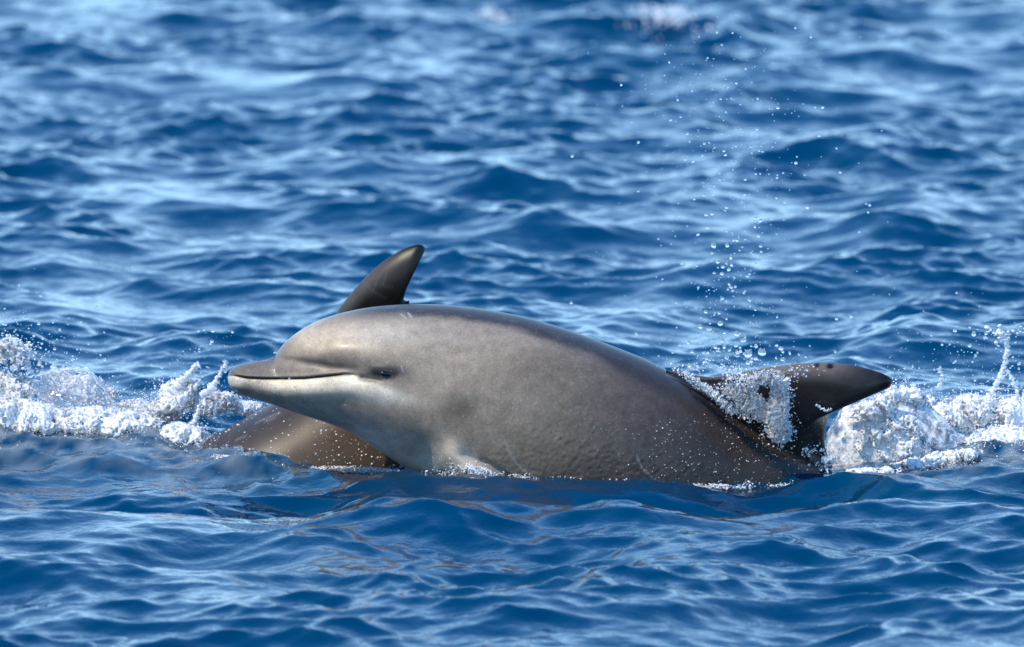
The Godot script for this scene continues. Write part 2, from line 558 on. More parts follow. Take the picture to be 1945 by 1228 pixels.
func build_near_dolphin() -> void:
	var s := Shape.new()
	s.rings = [
		[433.0, 717, 433.0, 719, 4], [435.0, 708, 435.5, 729, 15], [441, 700.5, 443, 740, 25], [455, 693, 458, 749, 33], [475, 688, 484, 757, 38],
		[500, 684.5, 515, 766, 42], [514, 682, 538, 774, 45], [521, 679, 552, 779, 49], [528, 667, 566, 784, 58], [543, 649, 588, 791, 71], [570, 628, 616, 800, 87],
		[600, 611, 643, 810, 103], [640, 597, 672, 823, 121], [690, 586, 702, 843, 138], [740, 580, 738, 866, 151], [790, 578, 782, 893, 160],
		[850, 579.5, 842, 928, 168], [920, 588, 920, 965, 175], [1000, 603, 995, 1002, 179], [1080, 627, 1065, 1032, 180], [1160, 656, 1130, 1060, 177],
		[1240, 689, 1190, 1084, 171], [1320, 733, 1245, 1107, 163], [1400, 787, 1300, 1130, 151], [1490, 842, 1365, 1152, 141], [1580, 896, 1432, 1175, 128],
		[1640, 965, 1500, 1202, 104], [1740, 1040, 1620, 1240, 82], [1860, 1118, 1780, 1285, 58], [1990, 1190, 1945, 1310, 42], [2070, 1232, 2050, 1300, 60],
		[2130, 1262, 2120, 1298, 170], [2180, 1284, 2176, 1300, 200], [2190, 1290, 2188, 1294, 20]]
	s.depth = func(x: float) -> float: return -0.16 * pow(maxf(0.0, x - 980.0) / 600.0, 2.0)
	s.fin = PackedVector2Array([Vector2(1268, 703), Vector2(1310, 710), Vector2(1350, 715), Vector2(1392, 709), Vector2(1440, 700), Vector2(1500, 692), Vector2(1555, 688), Vector2(1605, 691), Vector2(1645, 699),
		Vector2(1676, 709), Vector2(1690, 718), Vector2(1693, 728), Vector2(1686, 737), Vector2(1662, 737), Vector2(1630, 741), Vector2(1599, 757), Vector2(1576, 784), Vector2(1567, 820), Vector2(1567, 848), Vector2(1578, 880), Vector2(1602, 930)])
	s.fin_from = 21.3
	s.fin_to = 25.2
	s.fin_half = 17.0
	s.fin_lean = 0.56
	s.steps = ticks([0.0, 0.08, 4.0, 0.035, 15.0, 0.032, 21.2, 0.012, 25.3, 0.05, 33.0])
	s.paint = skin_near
	s.carve = carve_near
	s.eye_at = Vector2(735, 708)
	var o := thing("dolphin", "pale grey dolphin in front, head and beak raised out of the water", "dolphin", "pair of surfacing dolphins", pt(972, 905, 0.0))
	var mesh := skin(s)
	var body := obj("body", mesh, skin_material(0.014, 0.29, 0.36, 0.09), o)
	body.position = -o.position
	var e := SphereMesh.new()
	e.radius = 0.0105
	e.height = 0.021
	e.radial_segments = 24
	e.rings = 12
	var em := StandardMaterial3D.new()
	em.albedo_color = Color(0.05, 0.045, 0.045)
	em.roughness = 0.12
	var eye := obj("eye", e, em, o)
	eye.scale = Vector3(1.35, 0.62, 0.6)
	eye.rotation_degrees = Vector3(0, 0, -12)
	eye.position = s.eye_found + Vector3(0, 0, -0.002) - o.position

func build_far_dolphin() -> void:
	var s := Shape.new()
	var z := -0.45
	s.rings = [
		[40, 1215, 40, 1219, 4], [60, 1180, 90, 1225, 30], [110, 1140, 150, 1240, 44], [150, 1080, 215, 1240, 90], [210, 1010, 300, 1240, 130], [270, 946, 380, 1215, 150],
		[325, 890, 440, 1180, 158], [384, 841, 490, 1150, 164], [450, 803, 540, 1120, 170], [520, 763, 585, 1100, 176], [575, 722, 630, 1088, 180], [625, 682, 670, 1078, 182],
		[680, 655, 710, 1072, 182], [740, 645, 750, 1068, 180], [800, 648, 790, 1068, 176], [860, 664, 840, 1072, 170], [930, 694, 900, 1085, 162], [1010, 740, 960, 1100, 150],
		[1110, 815, 1040, 1125, 134], [1230, 910, 1140, 1160, 112], [1370, 1010, 1270, 1205, 86], [1520, 1100, 1440, 1240, 58], [1640, 1160, 1600, 1260, 44], [1720, 1200, 1705, 1262, 70],
		[1780, 1225, 1772, 1256, 190], [1820, 1240, 1818, 1256, 200], [1826, 1246, 1825, 1250, 20]]
	s.depth = func(x: float) -> float: return z
	s.fin = PackedVector2Array([Vector2(590, 690), Vector2(615, 635), Vector2(636, 598), Vector2(660, 565), Vector2(690, 531), Vector2(724, 499), Vector2(758, 477), Vector2(786, 466), Vector2(800, 465), Vector2(808, 473),
		Vector2(800, 484), Vector2(788, 504), Vector2(777, 526), Vector2(769, 548), Vector2(766, 564), Vector2(770, 571), Vector2(778, 571), Vector2(774, 580), Vector2(772, 600), Vector2(782, 630), Vector2(800, 655)])
	s.fin_from = 10.2
	s.fin_to = 14.2
	s.fin_half = 16.0
	s.fin_lean = 0.62
	s.steps = ticks([0.0, 0.12, 6.0, 0.04, 10.1, 0.014, 14.3, 0.06, 26.0])
	s.paint = skin_far
	var o := thing("dolphin", "darker brown dolphin behind, only its arched flank and upright fin showing", "dolphin", "pair of surfacing dolphins", pt(640, 870, z))
	var body := obj("body", skin(s, 130, 50, 44), skin_material(0.008, 0.36, 0.40, 0.0), o)
	body.position = -o.position

# ---------------------------------------------------------------- white water
var clump := noise(51, 16.0, 3)
var froth_mat: StandardMaterial3D
var grain_mat: StandardMaterial3D
var clear_mat: StandardMaterial3D
var milky_mat: StandardMaterial3D
var grain: Array[ArrayMesh] = []
var bead: SphereMesh

func make_water_materials() -> void:
	froth_mat = StandardMaterial3D.new()
	froth_mat.resource_name = "white foam"
	froth_mat.albedo_color = srgb(Color(0.92, 0.93, 0.94))
	froth_mat.roughness = 0.25
	froth_mat.backlight_enabled = true
	froth_mat.backlight = Color(0.75, 0.75, 0.75)
	froth_mat.metallic_specular = 0.4
	grain_mat = froth_mat.duplicate()
	froth_mat.heightmap_enabled = true
	froth_mat.heightmap_texture = noise_tex(noise(70, 0.05, 4), 512)
	froth_mat.heightmap_scale = 0.13
	froth_mat.uv1_triplanar = true
	froth_mat.uv1_scale = Vector3(5, 5, 5)
	clear_mat = StandardMaterial3D.new()
	clear_mat.resource_name = "clear water drops"
	clear_mat.albedo_color = Color(1, 1, 1, 0.14)
	clear_mat.roughness = 0.06
	clear_mat.refraction_enabled = true
	clear_mat.refraction_scale = 0.033
	milky_mat = StandardMaterial3D.new()
	milky_mat.resource_name = "water full of air"
	milky_mat.albedo_color = Color(0.98, 0.985, 0.99, 0.55)
	milky_mat.roughness = 0.10
	milky_mat.refraction_enabled = true
	milky_mat.refraction_scale = 0.033
	milky_mat.heightmap_enabled = true
	milky_mat.heightmap_texture = froth_mat.heightmap_texture
	milky_mat.heightmap_scale = 0.10
	milky_mat.uv1_triplanar = true
	milky_mat.uv1_scale = Vector3(5, 5, 5)
	bead = SphereMesh.new()
	bead.radius = 1.0
	bead.height = 2.0
	bead.radial_segments = 12
	bead.rings = 7
	for k in 3:
		# an uneven grain of froth
		var nf := noise(90 + k, 0.9, 2)
		var nu := 6
		var nv := 8
		var v := PackedVector3Array()
		for i in nu:
			var la := PI * i / (nu - 1)
			for j in nv:
				var lo := -TAU * j / nv
				var d := Vector3(sin(la) * cos(lo), cos(la), sin(la) * sin(lo))
				v.append(d * (1.0 + 0.55 * nf.get_noise_3d(d.x, d.y, d.z)))
		grain.append(grid_mesh(nu, nv, v, PackedColorArray(), true))

func scatter(called: String, places: Array[Vector3], sizes: PackedFloat32Array, mesh: Mesh, mat: Material, parent: Node, stretch := 0.35) -> MultiMeshInstance3D:
	var mm := MultiMesh.new()
	mm.transform_format = MultiMesh.TRANSFORM_3D
	mm.mesh = mesh
	mm.instance_count = places.size()
	for i in places.size():
		var b := Basis.from_euler(Vector3(rng.randf() * TAU, rng.randf() * TAU, rng.randf() * TAU))
		b = b.scaled_local(Vector3(1.0 + stretch * rng.randf_range(-1, 1), 1.0 + stretch * rng.randf_range(-1, 1), 1.0) * sizes[i])
		mm.set_instance_transform(i, Transform3D(b, places[i]))
	var o := MultiMeshInstance3D.new()
	o.name = numbered(called) if parent == self else called
	o.multimesh = mm
	o.material_override = mat
	o.set_meta("kind", "stuff")
	parent.add_child(o, true)
	if parent is Node3D and parent != self:
		o.position = -(parent as Node3D).position
	return o

# mounds of small grains: [x, y, spread x, spread y, tilt, how many, smallest, largest, z, spread z, how clumped]
func heap(list: Array, places: Array[Vector3], sizes: PackedFloat32Array) -> PackedFloat32Array:
	for h in list:
		var made := 0
		var tries := 0
		while made < h[5] and tries < h[5] * 12:
			tries += 1
			var u: float = rng.randfn() * h[2]
			var w: float = rng.randfn() * h[3]
			var z: float = h[8] + rng.randfn() * h[9]
			var p := pt(h[0] + u, h[1] + w + u * h[4], z)
			if clump.get_noise_3d(p.x, p.y, p.z) * 1.6 + rng.randf_range(-0.25, 0.25) < h[10]: continue
			places.append(p)
			sizes.append(lerpf(h[6], h[7], pow(rng.randf(), 3.0)) / PPM)
			made += 1
	return sizes

func foam(parent: Node, list: Array, share_clear := 0.06) -> void:
	var p: Array[Vector3] = []
	var s := heap(list, p, PackedFloat32Array())
	var parts: Array = [[], [], [], []]
	var ps: Array[Array] = [[], [], [], []]
	for i in p.size():
		var k := 3 if rng.randf() < share_clear else i % 3
		ps[k].append(i)
	for k in 4:
		var pl: Array[Vector3] = []
		var sl := PackedFloat32Array()
		for i in ps[k]:
			pl.append(p[i])
			sl.append(s[i])
		if pl.size():
			if k == 3: scatter("droplets", pl, sl, bead, clear_mat, parent)
			else: scatter("foam", pl, sl, grain[k], grain_mat, parent, 0.5)

# a thread of water thrown up: [x, y, radius] along its length
func jet(parent: Node3D, z: float, line: Array, beads := 0.45, mat: Material = null) -> void:
	var nf := noise(rng.randi() % 1000, 0.09, 2)
	var pl := PackedVector2Array()
	var rad := []
	for a in line: pl.append(Vector2(a[0], a[1]))
	var n := (line.size() - 1) * 14 + 1
	var v := PackedVector3Array()
	var off := rng.randf() * 100.0
	for i in n:
		var t := float(i) / (n - 1) * (line.size() - 1)
		var k := mini(int(t), line.size() - 2)
		var f := t - k
		var c := pl[k].cubic_interpolate(pl[k + 1], pl[maxi(k - 1, 0)], pl[mini(k + 2, pl.size() - 1)], f)
		c += Vector2(nf.get_noise_2d(i * 3.0, off), nf.get_noise_2d(i * 3.0, off + 50)) * 4.0
		var r: float = lerpf(line[k][2], line[k + 1][2], f) * (1.0 + beads * 1.6 * nf.get_noise_1d(i * 5.0 + off))
		if i == 0 or i == n - 1: r = 0.05
		var d := (pl[k + 1] - pl[k]).normalized()
		var side := Vector2(-d.y, d.x)
		for j in 9:
			var a := TAU * j / 9.0
			var wob := 1.0 + 0.35 * nf.get_noise_2d(i * 4.0, j * 12.0 + off)
			var p := pt(c.x + side.x * cos(a) * r * wob, c.y + side.y * cos(a) * r * wob, z)
			p.z += sin(a) * r * wob / PPM
			v.append(p - parent.position)
	var o := obj("jet", grid_mesh(n, 9, v, PackedColorArray(), true), mat if mat else milky_mat, parent)
	o.name = "jet"

# white water as one torn skin round a turbulent field: mounds of [x, y, half width, half height, tilt, z, half depth, how solid]
func white_water(parent: Node3D, list: Array, s: int, cell := 0.0044, freq := 13.0, mat: Material = null) -> void:
	var nf := noise(200 + s, freq, 4)
	nf.fractal_type = FastNoiseLite.FRACTAL_RIDGED
	nf.fractal_gain = 0.55
	nf.domain_warp_enabled = true
	nf.domain_warp_amplitude = 0.08
	nf.domain_warp_frequency = freq * 0.7
	var c := PackedVector3Array()
	var r := PackedVector3Array()
	var lo := Vector3(1e9, 1e9, 1e9)
	var hi := -lo
	for m in list:
		var p := pt(m[0], m[1], m[5])
		var q := Vector3(m[2] / PPM, m[3] / PPM + absf(m[2] * m[4]) / PPM, m[6])
		c.append(p)
		r.append(Vector3(m[2] / PPM, m[3] / PPM, m[6]))
		lo = lo.min(p - q)
		hi = hi.max(p + q)
	var nx := int((hi.x - lo.x) / cell) + 2
	var ny := int((hi.y - lo.y) / cell) + 2
	var nz := int((hi.z - lo.z) / cell) + 2
	var f := PackedFloat32Array()
	f.resize(nx * ny * nz)
	f.fill(-1.0)
	for k in list.size():
		var m: Array = list[k]
		var q := Vector3(r[k].x, r[k].y + absf(m[2] * m[4]) / PPM, r[k].z)
		var a := ((c[k] - q - lo) / cell).clamp(Vector3.ZERO, Vector3(nx - 1, ny - 1, nz - 1))
		var b := ((c[k] + q - lo) / cell).clamp(Vector3.ZERO, Vector3(nx - 1, ny - 1, nz - 1))
		for i in range(int(a.x) + 1, int(b.x)):
			var dx := lo.x + i * cell - c[k].x
			for l in range(int(a.z) + 1, int(b.z)):
				var dz := lo.z + l * cell - c[k].z
				var e0 := 1.0 - dx * dx / (r[k].x * r[k].x) - dz * dz / (r[k].z * r[k].z)
				if e0 <= 0.0: continue
				for j in range(int(a.y) + 1, int(b.y)):
					var dy: float = lo.y + j * cell - c[k].y + dx * m[4]
					var e := e0 - dy * dy / (r[k].y * r[k].y)
					if e <= 0.0: continue
					var at := (i * nz + l) * ny + j
					var p := Vector3(lo.x + i * cell, lo.y + j * cell, lo.z + l * cell)
					f[at] = maxf(f[at], minf(e * 1.5, 0.5 + 0.5 * e) * 0.75 + 1.2 * nf.get_noise_3d(p.x * 1.15, p.y * 0.75, p.z) - 0.82 + m[7])
	# surface nets
	var at_cell := PackedInt32Array()
	at_cell.resize(nx * ny * nz)
	at_cell.fill(-1)
	var v := PackedVector3Array()
	var idx := PackedInt32Array()
	var off := [0, 1, ny, ny + 1, nz * ny, nz * ny + 1, nz * ny + ny, nz * ny + ny + 1]
	var corner := [Vector3(0, 0, 0), Vector3(0, 1, 0), Vector3(0, 0, 1), Vector3(0, 1, 1), Vector3(1, 0, 0), Vector3(1, 1, 0), Vector3(1, 0, 1), Vector3(1, 1, 1)]
	var edges := [[0, 1], [2, 3], [4, 5], [6, 7], [0, 2], [1, 3], [4, 6], [5, 7], [0, 4], [1, 5], [2, 6], [3, 7]]
	for i in nx - 1:
		for l in nz - 1:
			var row := (i * nz + l) * ny
			for j in ny - 1:
				var o := row + j
				var n := int(f[o] > 0.0) + int(f[o + 1] > 0.0) + int(f[o + ny] > 0.0) + int(f[o + ny + 1] > 0.0) + int(f[o + off[4]] > 0.0) + int(f[o + off[5]] > 0.0) + int(f[o + off[6]] > 0.0) + int(f[o + off[7]] > 0.0)
				if n == 0 or n == 8: continue
				var sum := Vector3.ZERO
				var hits := 0
				for e in edges:
					var fa := f[o + off[e[0]]]
					var fb := f[o + off[e[1]]]
					if (fa > 0.0) != (fb > 0.0):
						sum += (corner[e[0]] as Vector3).lerp(corner[e[1]], fa / (fa - fb))
						hits += 1
				at_cell[o] = v.size()
				v.append(lo + (Vector3(i, j, l) + sum / hits) * cell - parent.position)
	for i in range(1, nx - 1):
		for l in range(1, nz - 1):
			var row := (i * nz + l) * ny
			for j in range(1, ny - 1):
				var o := row + j
				var ins := f[o] > 0.0
				for axis in 3:
					var o2: int = o + [nz * ny, 1, ny][axis]
					if (f[o2] > 0.0) == ins: continue
					var s1: int = [1, ny, nz * ny][axis]
					var s2: int = [ny, nz * ny, 1][axis]
					var a := at_cell[o]
					var b := at_cell[o - s1]
					var d := at_cell[o - s1 - s2]
					var g := at_cell[o - s2]
					if a < 0 or b < 0 or d < 0 or g < 0: continue
					if not ins: idx.append_array([a, b, d, a, d, g])
					else: idx.append_array([a, d, b, a, g, d])
	var nrm := PackedVector3Array()
	nrm.resize(v.size())
	for t in range(0, idx.size(), 3):
		var cr := (v[idx[t + 2]] - v[idx[t]]).cross(v[idx[t + 1]] - v[idx[t]])
		for w in 3: nrm[idx[t + w]] += cr
	for i in v.size(): nrm[i] = nrm[i].normalized()
	var arr := []
	arr.resize(Mesh.ARRAY_MAX)
	arr[Mesh.ARRAY_VERTEX] = v
	arr[Mesh.ARRAY_NORMAL] = nrm
	arr[Mesh.ARRAY_INDEX] = idx
	var mesh := ArrayMesh.new()
	mesh.add_surface_from_arrays(Mesh.PRIMITIVE_TRIANGLES, arr)
	var vol := 0.0
	for t in range(0, idx.size(), 3): vol += v[idx[t]].dot(v[idx[t + 2]].cross(v[idx[t + 1]]))
	var ob := obj("white_water", mesh, mat if mat else froth_mat, parent)
	ob.set_meta("kind", "stuff")

func on_sea(px: float, py: float) -> Vector3:
	var d := pt(px, py, 0.0) - cam_pos
	return cam_pos + d * (-cam_pos.y / d.y)

func beads_on(parent: Node3D, body: MeshInstance3D, called: String, x0: float, x1: float, y0: float, y1: float, n: int, small: float, large: float, sharp := 3.0, mat: Material = null) -> void:
	var arr := (body.mesh as ArrayMesh).surface_get_arrays(0)
	var v: PackedVector3Array = arr[Mesh.ARRAY_VERTEX]
	var nn: PackedVector3Array = arr[Mesh.ARRAY_NORMAL]
	var a := pt(x0, y0, parent.position.z)
	var b := pt(x1, y1, parent.position.z)
	var ok := PackedInt32Array()
	for i in v.size():
		var p := v[i]
		if p.x > a.x and p.x < b.x and p.y < a.y and p.y > b.y and nn[i].z > 0.1: ok.append(i)
	var pl: Array[Vector3] = []
	var sl := PackedFloat32Array()
	for k in n:
		var i := ok[rng.randi() % ok.size()]
		pl.append(v[i] + Vector3(rng.randf_range(-1, 1), rng.randf_range(-1, 1), 0) * 0.002)
		sl.append(lerpf(small, large, pow(rng.randf(), sharp)) / PPM)
	scatter(called, pl, sl, bead, mat if mat else clear_mat, parent)

func build_splashes() -> void:
	make_water_materials()
	rng.seed = 1234
	# the rear dolphin's bow splash, on the left
	var l := thing("splash", "white breaking splash left of the dolphins with threads of water thrown up", "splash", "splashes round the dolphins", pt(190, 850, -0.55))
	white_water(l, [
		[50.0, 798.0, 125.0, 44.0, 0.12, -0.58, 0.13, 0.06], [225.0, 812.0, 125.0, 40.0, 0.14, -0.56, 0.12, 0.06], [350.0, 834.0, 60.0, 34.0, 0.10, -0.50, 0.09, 0.06],
		[335.0, 760.0, 40.0, 26.0, -0.25, -0.62, 0.07, 0.04]], 1)
	white_water(l, [
		[20.0, 750.0, 95.0, 50.0, 0.1, -0.66, 0.10, -0.22], [150.0, 735.0, 95.0, 40.0, 0.2, -0.68, 0.09, -0.33],
		[335.0, 750.0, 50.0, 40.0, -0.25, -0.63, 0.06, -0.20], [410.0, 766.0, 60.0, 28.0, -0.1, -0.64, 0.08, -0.20], [470.0, 775.0, 38.0, 17.0, 0.0, -0.68, 0.07, -0.08],
		[25.0, 668.0, 46.0, 40.0, 0.3, -0.62, 0.05, -0.38], [280.0, 780.0, 100.0, 28.0, 0.1, -0.66, 0.08, -0.34]], 5, 0.0042, 15.0, milky_mat)
	foam(l, [
		[60.0, 795.0, 75.0, 22.0, 0.12, 2475, 0.4, 1.6, -0.58, 0.12, -0.16],
		[220.0, 812.0, 80.0, 20.0, 0.14, 2475, 0.4, 1.6, -0.56, 0.12, -0.16],
		[345.0, 836.0, 40.0, 16.0, 0.10, 1350, 0.4, 1.6, -0.50, 0.10, -0.2],
		[30.0, 740.0, 64.0, 34.0, 0.1, 1350, 0.4, 1.7, -0.62, 0.12, 0.06],
		[130.0, 735.0, 62.0, 24.0, 0.2, 675, 0.4, 1.6, -0.66, 0.12, 0.2],
		[330.0, 755.0, 36.0, 20.0, -0.1, 720, 0.4, 1.7, -0.60, 0.10, 0.02],
		[400.0, 765.0, 42.0, 18.0, 0.0, 630, 0.4, 1.6, -0.62, 0.10, 0.12],
		[470.0, 770.0, 28.0, 12.0, 0.0, 270, 0.4, 1.5, -0.66, 0.10, 0.12],
		[300.0, 775.0, 90.0, 24.0, 0.1, 540, 0.4, 1.5, -0.66, 0.10, 0.2],
		[25.0, 668.0, 28.0, 24.0, 0.3, 300, 0.7, 3.0, -0.62, 0.06, 0.2],
		[150.0, 858.0, 110.0, 9.0, 0.14, 1300, 0.6, 1.8, -0.45, 0.05, 0.2],
	])
	jet(l, -0.60, [[318, 770, 16], [334, 740, 13], [352, 718, 7], [366, 700, 4], [378, 692, 5]])
	jet(l, -0.58, [[382, 752, 7], [404, 734, 7], [416, 715, 4], [424, 700, 3], [432, 686, 4]])
	jet(l, -0.60, [[360, 745, 5], [378, 728, 4], [372, 716, 3], [366, 708, 3]])
	jet(l, -0.62, [[58, 712, 7], [52, 690, 5], [48, 678, 3]])
	jet(l, -0.62, [[5, 690, 8], [12, 668, 8], [22, 648, 5]])
	jet(l, -0.64, [[140, 785, 4], [156, 755, 4], [168, 725, 5], [178, 706, 4]])
	jet(l, -0.63, [[55, 715, 3], [95, 703, 3], [140, 698, 3], [172, 708, 3], [198, 738, 3], [222, 772, 3], [228, 800, 4]], 0.25, clear_mat)
	jet(l, -0.50, [[372, 845, 9], [366, 815, 8], [374, 790, 5], [380, 770, 3]])
	jet(l, -0.48, [[390, 846, 4], [386, 825, 5], [378, 808, 4]])
	# the thin film of water that the arch on the left carries
	var rim := round_line(PackedVector2Array([Vector2(60, 716), Vector2(95, 703), Vector2(140, 698), Vector2(172, 708), Vector2(198, 738), Vector2(222, 772), Vector2(230, 805)]), 6)
	var fv := PackedVector3Array()
	var wob := noise(66, 10.0, 3)
	for i in rim.size():
		for j in 16:
			var t := j / 15.0
			var q := rim[i].lerp(Vector2(lerpf(70.0, 225.0, float(i) / (rim.size() - 1)), 812.0), t)
			var p := pt(q.x, q.y, -0.63 + 0.05 * sin(t * 2.0))
			p.z += 0.03 * wob.get_noise_2d(p.x, p.y)
			fv.append(p - l.position)
	var film := StandardMaterial3D.new()
	film.resource_name = "film of water"
	film.albedo_color = Color(0.95, 0.97, 1.0, 0.16)
	film.transparency = BaseMaterial3D.TRANSPARENCY_ALPHA
	film.roughness = 0.08
	obj("water_film", grid_mesh(rim.size(), 16, fv, PackedColorArray(), false), film, l)
	# the wake behind the near dolphin's fin, on the right
	var r := thing("splash", "white splash right of the fin with a rounded bulge of bubbly water", "splash", "splashes round the dolphins", pt(1760, 880, -0.15))
	white_water(r, [
		[1895.0, 842.0, 105.0, 38.0, -0.12, -0.34, 0.11, -0.10], [1835.0, 782.0, 80.0, 36.0, -0.1, -0.44, 0.12, -0.2], [1925.0, 785.0, 50.0, 40.0, 0.0, -0.44, 0.10, -0.02],
		[1725.0, 745.0, 60.0, 24.0, 0.25, -0.30, 0.06, -0.24], [1640.0, 903.0, 80.0, 22.0, -0.1, -0.06, 0.06, -0.26], [1770.0, 876.0, 110.0, 20.0, -0.2, -0.14, 0.07, -0.30], [1660.0, 772.0, 70.0, 30.0, -0.35, -0.22, 0.04, -0.33], [1690.0, 830.0, 95.0, 66.0, 0.0, -0.225, 0.03, -0.37]], 2)
	foam(r, [
		[1890.0, 838.0, 62.0, 20.0, -0.12, 2025, 0.4, 1.6, -0.32, 0.12, -0.02],
		[1830.0, 775.0, 62.0, 24.0, -0.1, 1170, 0.4, 1.6, -0.44, 0.12, 0.16],
		[1920.0, 780.0, 32.0, 27.0, 0.0, 675, 0.4, 1.6, -0.44, 0.10, 0.12],
		[1730.0, 738.0, 38.0, 13.0, 0.2, 405, 0.4, 1.5, -0.30, 0.08, 0.1],
		[1700.0, 825.0, 62.0, 40.0, 0.0, 1650, 0.4, 1.4, -0.22, 0.02, 0.05],
		[1720.0, 893.0, 90.0, 9.0, -0.14, 630, 0.4, 1.5, -0.06, 0.05, 0.1],
		[1800.0, 865.0, 80.0, 8.0, -0.16, 450, 0.4, 1.5, -0.12, 0.05, 0.1],
		[1905.0, 634.0, 26.0, 9.0, 0.0, 60, 1.0, 4.0, -0.42, 0.06, -0.4],
	], 0.12)
	jet(r, -0.42, [[1868, 765, 6], [1888, 738, 6], [1902, 708, 5], [1910, 680, 5], [1912, 655, 5], [1904, 636, 8], [1892, 630, 5]])
	jet(r, -0.42, [[1908, 700, 3], [1924, 722, 4], [1932, 748, 4], [1938, 780, 6]])
	jet(r, -0.42, [[1780, 738, 4], [1787, 722, 4], [1785, 705, 4], [1784, 697, 3]])
	jet(r, -0.42, [[1900, 790, 5], [1930, 772, 6], [1950, 745, 6]])
	bulge(r)
	# water running off the near dolphin's fin
	var f := thing("splash", "sheets of white water running down the base of the fin", "splash", "splashes round the dolphins", pt(1430, 780, 0.08))
	var glassy: StandardMaterial3D = milky_mat.duplicate()
	glassy.resource_name = "clear running water"
	glassy.albedo_color.a = 0.26
	white_water(f, [
		[1352.0, 748.0, 62.0, 11.0, 0.75, 0.055, 0.016, 0.0], [1478.0, 772.0, 26.0, 66.0, -0.2, 0.10, 0.018, -0.12], [1425.0, 765.0, 66.0, 36.0, 0.5, 0.065, 0.014, -0.24], [1450.0, 722.0, 60.0, 22.0, -0.12, 0.11, 0.018, -0.28],
		[1482.0, 825.0, 30.0, 20.0, 0.0, 0.07, 0.02, -0.1]], 3, 0.0029, 22.0, glassy)
	foam(f, [
		[1345.0, 742.0, 30.0, 5.0, 0.72, 700, 0.6, 2.2, 0.055, 0.012, -0.2],
		[1420.0, 765.0, 30.0, 17.0, 0.5, 600, 0.6, 2.2, 0.05, 0.015, 0.1],
		[1478.0, 770.0, 13.0, 34.0, -0.2, 900, 0.6, 2.2, 0.075, 0.012, 0.02],
		[1450.0, 715.0, 42.0, 8.0, -0.12, 350, 0.7, 2.6, 0.09, 0.02, 0.1],
		[1480.0, 825.0, 16.0, 12.0, 0.0, 300, 0.7, 2.6, 0.06, 0.012, 0.0],
		[1560.0, 870.0, 20.0, 10.0, 0.4, 160, 0.7, 3.0, 0.03, 0.012, 0.1],
		[1385.0, 705.0, 45.0, 7.0, 0.1, 140, 0.8, 2.6, 0.03, 0.03, -0.1],
	], 0.4)
	jet(f, 0.07, [[1496, 715, 4], [1492, 745, 8], [1486, 775, 9], [1490, 805, 8], [1478, 828, 5]], 0.6)
	jet(f, 0.055, [[1332, 728, 5], [1352, 745, 8], [1372, 764, 8], [1392, 786, 5]], 0.5)
	jet(f, 0.06, [[1418, 735, 4], [1432, 760, 6], [1440, 785, 5], [1462, 800, 4]], 0.7)
	jet(f, 0.045, [[1560, 868, 4], [1572, 874, 7], [1584, 868, 4]], 0.3)
	jet(f, 0.05, [[1548, 768, 2], [1566, 778, 3], [1580, 776, 2]], 0.5)
	# foam at the near flipper
	var g := thing("splash", "small patch of foam where the flipper enters the water", "splash", "splashes round the dolphins", pt(895, 885, 0.18))
	white_water(g, [[906.0, 894.0, 46.0, 14.0, 0.25, 0.20, 0.03, -0.16]], 4, 0.0026, 24.0, milky_mat)
	foam(g, [[905.0, 894.0, 26.0, 7.0, 0.25, 450, 0.6, 2.0, 0.20, 0.015, -0.1], [858.0, 898.0, 22.0, 5.0, 0.1, 120, 0.7, 2.4, 0.18, 0.03, 0.0]], 0.4)
	# water's edge along the near dolphin
	foam(g, [[1010.0, 905.0, 60.0, 3.0, 0.03, 140, 0.5, 2.0, 0.235, 0.01, 0.0], [1200.0, 915.0, 70.0, 3.0, 0.04, 120, 0.5, 1.8, 0.21, 0.012, 0.0], [1480.0, 920.0, 90.0, 4.0, 0.0, 240, 0.5, 1.9, 0.12, 0.02, 0.0]], 0.5)
	white_water(g, [[1050.0, 913.0, 120.0, 9.0, 0.05, 0.24, 0.03, -0.44], [1330.0, 923.0, 140.0, 8.0, 0.02, 0.21, 0.03, -0.46], [1520.0, 924.0, 100.0, 10.0, 0.0, 0.12, 0.04, -0.52],
		[470.0, 874.0, 100.0, 9.0, 0.12, -0.20, 0.04, -0.42], [680.0, 891.0, 130.0, 8.0, 0.04, -0.18, 0.04, -0.44]], 6, 0.0028, 24.0, milky_mat)
	# glints and bubbles along the water's edge
	var w := thing("foam_line", "thin line of bubbles along the water's edge below the brown flank", "foam")
	var pl: Array[Vector3] = []
	var sl := PackedFloat32Array()
	for k in 2600:
		var u := rng.randf()
		var c := on_sea(lerpf(380, 1010, u), lerpf(862, 900, u) + absf(rng.randfn()) * 14.0)
		if clump.get_noise_3d(c.x * 1.3, 0, c.z * 0.7) * 1.6 + rng.randf_range(-0.3, 0.3) < 0.12: continue
		pl.append(sea_point(c.x, c.z) + Vector3(0, 0.002, 0))
		sl.append(lerpf(0.7, 3.0, pow(rng.randf(), 3.0)) / PPM)
	scatter("bubbles", pl, sl, bead, clear_mat, w)
	# spray
	rng.seed = 77
	pl = []
	sl = PackedFloat32Array()
	for k in 700:
		var t := pow(rng.randf(), 0.75)
		var y := lerpf(30.0, 700.0, t)
		var x := 1385.0 + rng.randfn() * lerpf(105.0, 46.0, t)
		if rng.randf() < 0.12: x = rng.randf_range(1060, 1700)
		pl.append(pt(x, y, rng.randf_range(-0.35, 0.05)))
		sl.append(lerpf(0.8, lerpf(2.4, 4.2, t), pow(rng.randf(), 4.0)) / PPM)
	for k in 170:
		pl.append(pt(1395.0 + rng.randfn() * 55.0, 682.0 + rng.randfn() * 26.0, rng.randf_range(-0.15, 0.08)))
		sl.append(lerpf(0.8, 4.0, pow(rng.randf(), 3.5)) / PPM)
